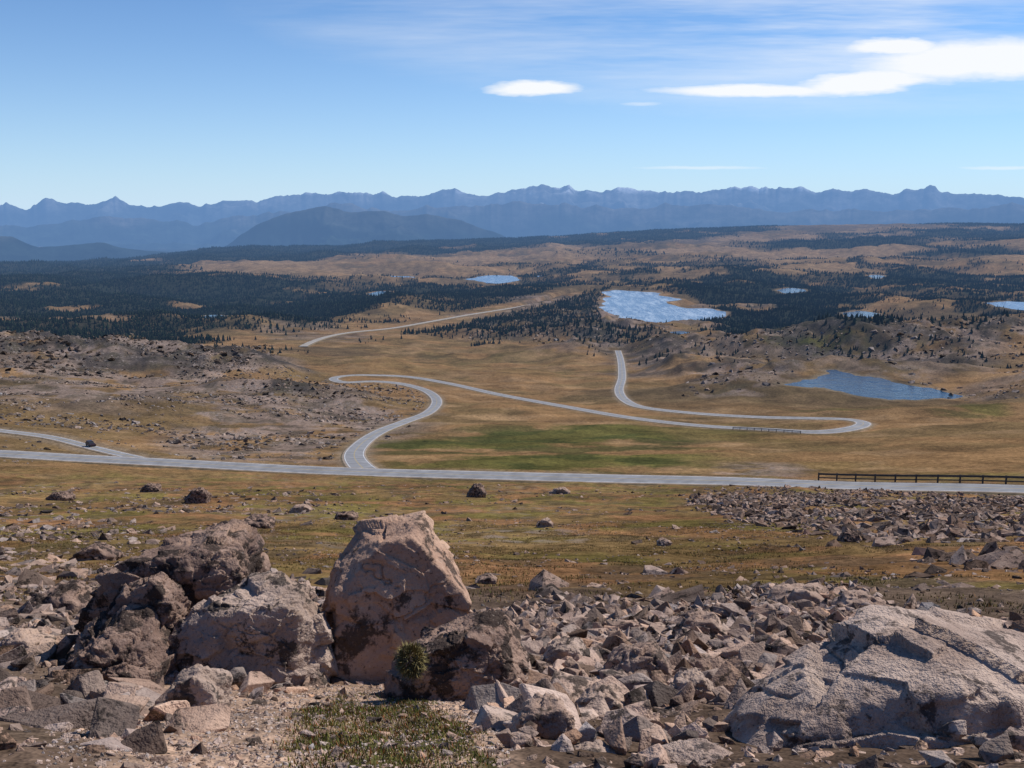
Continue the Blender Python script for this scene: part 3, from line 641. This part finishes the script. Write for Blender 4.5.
# ---------------------------------------------------------------- mountains
def mtn_mat():
    m,nt,o,b=newmat('mountain_slopes');nt.nodes.remove(b);b=diffuse(nt);p=geo(nt);at=nt.nodes.new('ShaderNodeAttribute');at.attribute_name='Col'
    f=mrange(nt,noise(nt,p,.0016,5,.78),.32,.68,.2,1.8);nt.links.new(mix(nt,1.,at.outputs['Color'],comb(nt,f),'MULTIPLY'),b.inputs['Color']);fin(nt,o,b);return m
mm=mtn_mat()
def mountains(name,sky,d0,d1,d2,zb,seed,jag,c0,c1,snow=0,wl=3500,st=1.5):
    az=np.radians(np.linspace(-45,45,1300));d=np.concatenate([np.linspace(d0,d1,100),np.linspace(d1,d2,14)[1:]])
    DA,AZ=np.meshgrid(d,az,indexing='ij');x=DA*np.sin(AZ);y=DA*np.cos(AZ)
    gp=np.interp(512+990*np.tan(az),[q[0] for q in sky],[q[1] for q in sky]);cr=-d1*gdep(gp)*np.cos(az)
    cr=cr+(ridge2(az*d1/900.,np.zeros_like(az)+seed,5,seed)-.62)*jag
    cr=np.maximum(cr,zb+5)
    t=(DA-d0)/(d1-d0);prof=np.where(t<=1,np.clip(t,0,1)**.9,1-.8*(DA-d1)/(d2-d1))
    R=ridge2(x/wl+.3*fbm2(x/wl,y/wl,3,77),y/wl,6,seed+3)
    mod=1-(1-R)*st*1.25*np.clip(1-t**4,0,1)*np.clip(.15+t,0,1)
    z=zb+(cr[None]-zb)*prof*np.clip(mod,.03,1.2)
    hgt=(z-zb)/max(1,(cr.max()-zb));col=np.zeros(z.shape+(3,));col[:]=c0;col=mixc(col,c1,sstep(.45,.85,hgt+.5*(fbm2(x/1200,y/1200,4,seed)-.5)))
    if snow: col=mixc(col,(.9,.92,.95),sstep(.57,.62,fbm2(x/600,y/450,4,seed+8))*sstep(.8,.92,hgt)*snow)
    mesh_obj(name,np.stack([x,y,z],-1).reshape(-1,3),gridfaces(*z.shape),[mm],col.reshape(-1,3),smooth=True)
far_s=[(-300,206),(0,207),(25,203),(42,206),(58,199),(75,206),(105,204),(125,198),(140,204),(170,205),(200,204),(235,198),(260,201),(290,196),(310,195),(340,193),(380,194),(420,194),(450,188),(480,193),(520,188),(560,185),(590,189),(620,188),(650,190),(700,190),(750,187),(775,188),(800,190),(840,190),(880,195),(900,190),(915,184),(930,190),(960,193),(1000,195),(1024,193),(1300,192)]
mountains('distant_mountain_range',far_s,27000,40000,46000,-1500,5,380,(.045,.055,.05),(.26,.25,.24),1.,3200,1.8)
mountains('mountain_range',[(-300,220),(0,226),(60,222),(130,219),(200,222),(300,212),(340,205),(400,209),(470,204),(540,201),(600,207),(680,203),(760,209),(840,211),(930,207),(1024,205),(1300,208)],19000,27000,31000,-1300,9,280,(.025,.035,.028),(.11,.10,.09),0,2600,1.8)
mountains('mountain',[(-300,275),(200,262),(232,246),(262,226),(290,214),(315,210),(335,207),(352,210),(372,209),(405,215),(430,214),(462,220),(490,232),(520,244),(600,262),(1300,280)],13500,17500,21000,-900,14,130,(.015,.023,.02),(.05,.05,.042),0,2000,2.1)
mountains('mountain',[(-300,236),(-60,242),(0,240),(22,237),(48,248),(75,246),(105,243),(140,249),(180,252),(240,262),(1300,285)],11500,14500,17000,-800,18,90,(.016,.023,.02),(.05,.05,.042),0,1600,2.1)
# ---------------------------------------------------------------- sky + sun
EL=math.radians(47);AZS=math.radians(58)
w=bpy.data.worlds.new('World');scene.world=w;w.use_nodes=True;nt=w.node_tree;nt.nodes.clear()
try: w.cycles.sampling_method='NONE'
except Exception as e_: print(e_)
out=nt.nodes.new('ShaderNodeOutputWorld');bg=nt.nodes.new('ShaderNodeBackground');bg.inputs[1].default_value=.1
sky=nt.nodes.new('ShaderNodeTexSky');sky.sky_type='NISHITA';sky.sun_disc=False;sky.sun_elevation=EL;sky.sun_rotation=AZS%(2*math.pi);sky.altitude=2600;sky.air_density=1.0;sky.dust_density=.3;sky.ozone_density=1.0
tc=nt.nodes.new('ShaderNodeTexCoord');sx=nt.nodes.new('ShaderNodeSeparateXYZ');nt.links.new(tc.outputs['Generated'],sx.inputs[0])
yv=math2(nt,'MAXIMUM',sx.outputs[1],.05);u=math2(nt,'DIVIDE',sx.outputs[0],yv);v=math2(nt,'DIVIDE',sx.outputs[2],yv)
def cvec(su,sv,off=0):
    c=nt.nodes.new('ShaderNodeCombineXYZ');nt.links.new(math2(nt,'MULTIPLY',u,su),c.inputs[0]);nt.links.new(math2(nt,'MULTIPLY',v,sv),c.inputs[1]);c.inputs[2].default_value=off;return c.outputs[0]
n1=math2(nt,'SUBTRACT',noise(nt,cvec(9,50),1,4,.65),.5);n2=math2(nt,'SUBTRACT',noise(nt,cvec(12,45,4),1,4,.7),.5)
def puv(a,b):
    x,y,z=ray(a,b);return x/y,z/y
def ell(a,b,ra,rb,tilt=0,dist=.012,soft=(.0,.6)):
    u0,v0=puv(a,b);ra/=1040.;rb/=1040.
    du=math2(nt,'ADD',math2(nt,'SUBTRACT',u,u0),math2(nt,'MULTIPLY',n1,dist*5));dv=math2(nt,'SUBTRACT',math2(nt,'ADD',math2(nt,'SUBTRACT',v,v0),math2(nt,'MULTIPLY',n2,dist)),math2(nt,'MULTIPLY',du,tilt))
    a_=math2(nt,'DIVIDE',du,ra);b__=math2(nt,'DIVIDE',dv,rb)
    q=math2(nt,'ADD',math2(nt,'MULTIPLY',a_,a_),math2(nt,'MULTIPLY',b__,b__))
    return mrange(nt,math2(nt,'SUBTRACT',1,q),soft[0],soft[1],0,1)
cl=None
for e in ((755,91,118,7.5,.0,.009),(865,82,95,13,.10,.014),(975,60,150,24,.05,.018),(900,47,66,10,-.02,.014),(533,88,62,7.5,.02,.012)):
    q=ell(*e[:4],tilt=e[4],dist=e[5],soft=(0,.75));cl=q if cl is None else math2(nt,'MAXIMUM',cl,q)
wisp=mrange(nt,noise(nt,cvec(2.2,26,9),1,5,.62),.38,.70,0,1)
wm1=math2(nt,'MULTIPLY',wisp,ell(700,30,480,85,-.06,.02,(0,.9)))
wm2=math2(nt,'MULTIPLY',wisp,ell(900,15,260,50,0,.02,(0,.9)))
wf=math2(nt,'ADD',math2(nt,'MULTIPLY',wm1,.5),math2(nt,'MULTIPLY',wm2,.45))
lo=math2(nt,'MULTIPLY',math2(nt,'MAXIMUM',ell(700,168,75,2.2,0,.006,(0,1)),math2(nt,'MAXIMUM',ell(1005,168,50,2.4,0,.006,(0,1)),ell(640,104,25,2.4,0,.006,(0,1)))),.4)
tot=math2(nt,'MINIMUM',math2(nt,'MAXIMUM',math2(nt,'MAXIMUM',math2(nt,'MULTIPLY',cl,.97),wf),lo),1.)
tot=math2(nt,'MULTIPLY',tot,mrange(nt,sx.outputs[1],.05,.3,0,1))
tinted=mix(nt,1.,sky.outputs[0],(.58,.92,1.27),'MULTIPLY')
hz_=math2(nt,'MULTIPLY',math2(nt,'EXPONENT',math2(nt,'MULTIPLY',math2(nt,'MAXIMUM',sx.outputs[2],0.),-11.),0.),.9)
tinted=mix(nt,hz_,tinted,(6.0,7.7,9.3))
sc_=mix(nt,tot,tinted,(9.6,9.8,10.0));nt.links.new(sc_,bg.inputs[0]);nt.links.new(bg.outputs[0],out.inputs[0])
sl=bpy.data.lights.new('sun','SUN');sl.energy=5.0;sl.angle=math.radians(.5);sl.color=(1,.94,.85)
so=bpy.data.objects.new('sun',sl);scene.collection.objects.link(so)
S=Vector((math.sin(AZS)*math.cos(EL),math.cos(AZS)*math.cos(EL),math.sin(EL)));so.rotation_euler=S.to_track_quat('Z','Y').to_euler()
cam=bpy.data.cameras.new('camera');cam.lens=36*F/1024;cam.sensor_width=36;cam.clip_start=.05;cam.clip_end=200000
co=bpy.data.objects.new('camera',cam);co.rotation_euler=(math.pi/2-P,0,0);scene.collection.objects.link(co);scene.camera=co
scene.view_settings.view_transform='Standard';scene.view_settings.look='None';scene.view_settings.exposure=0
print('COUNTS',CNT)
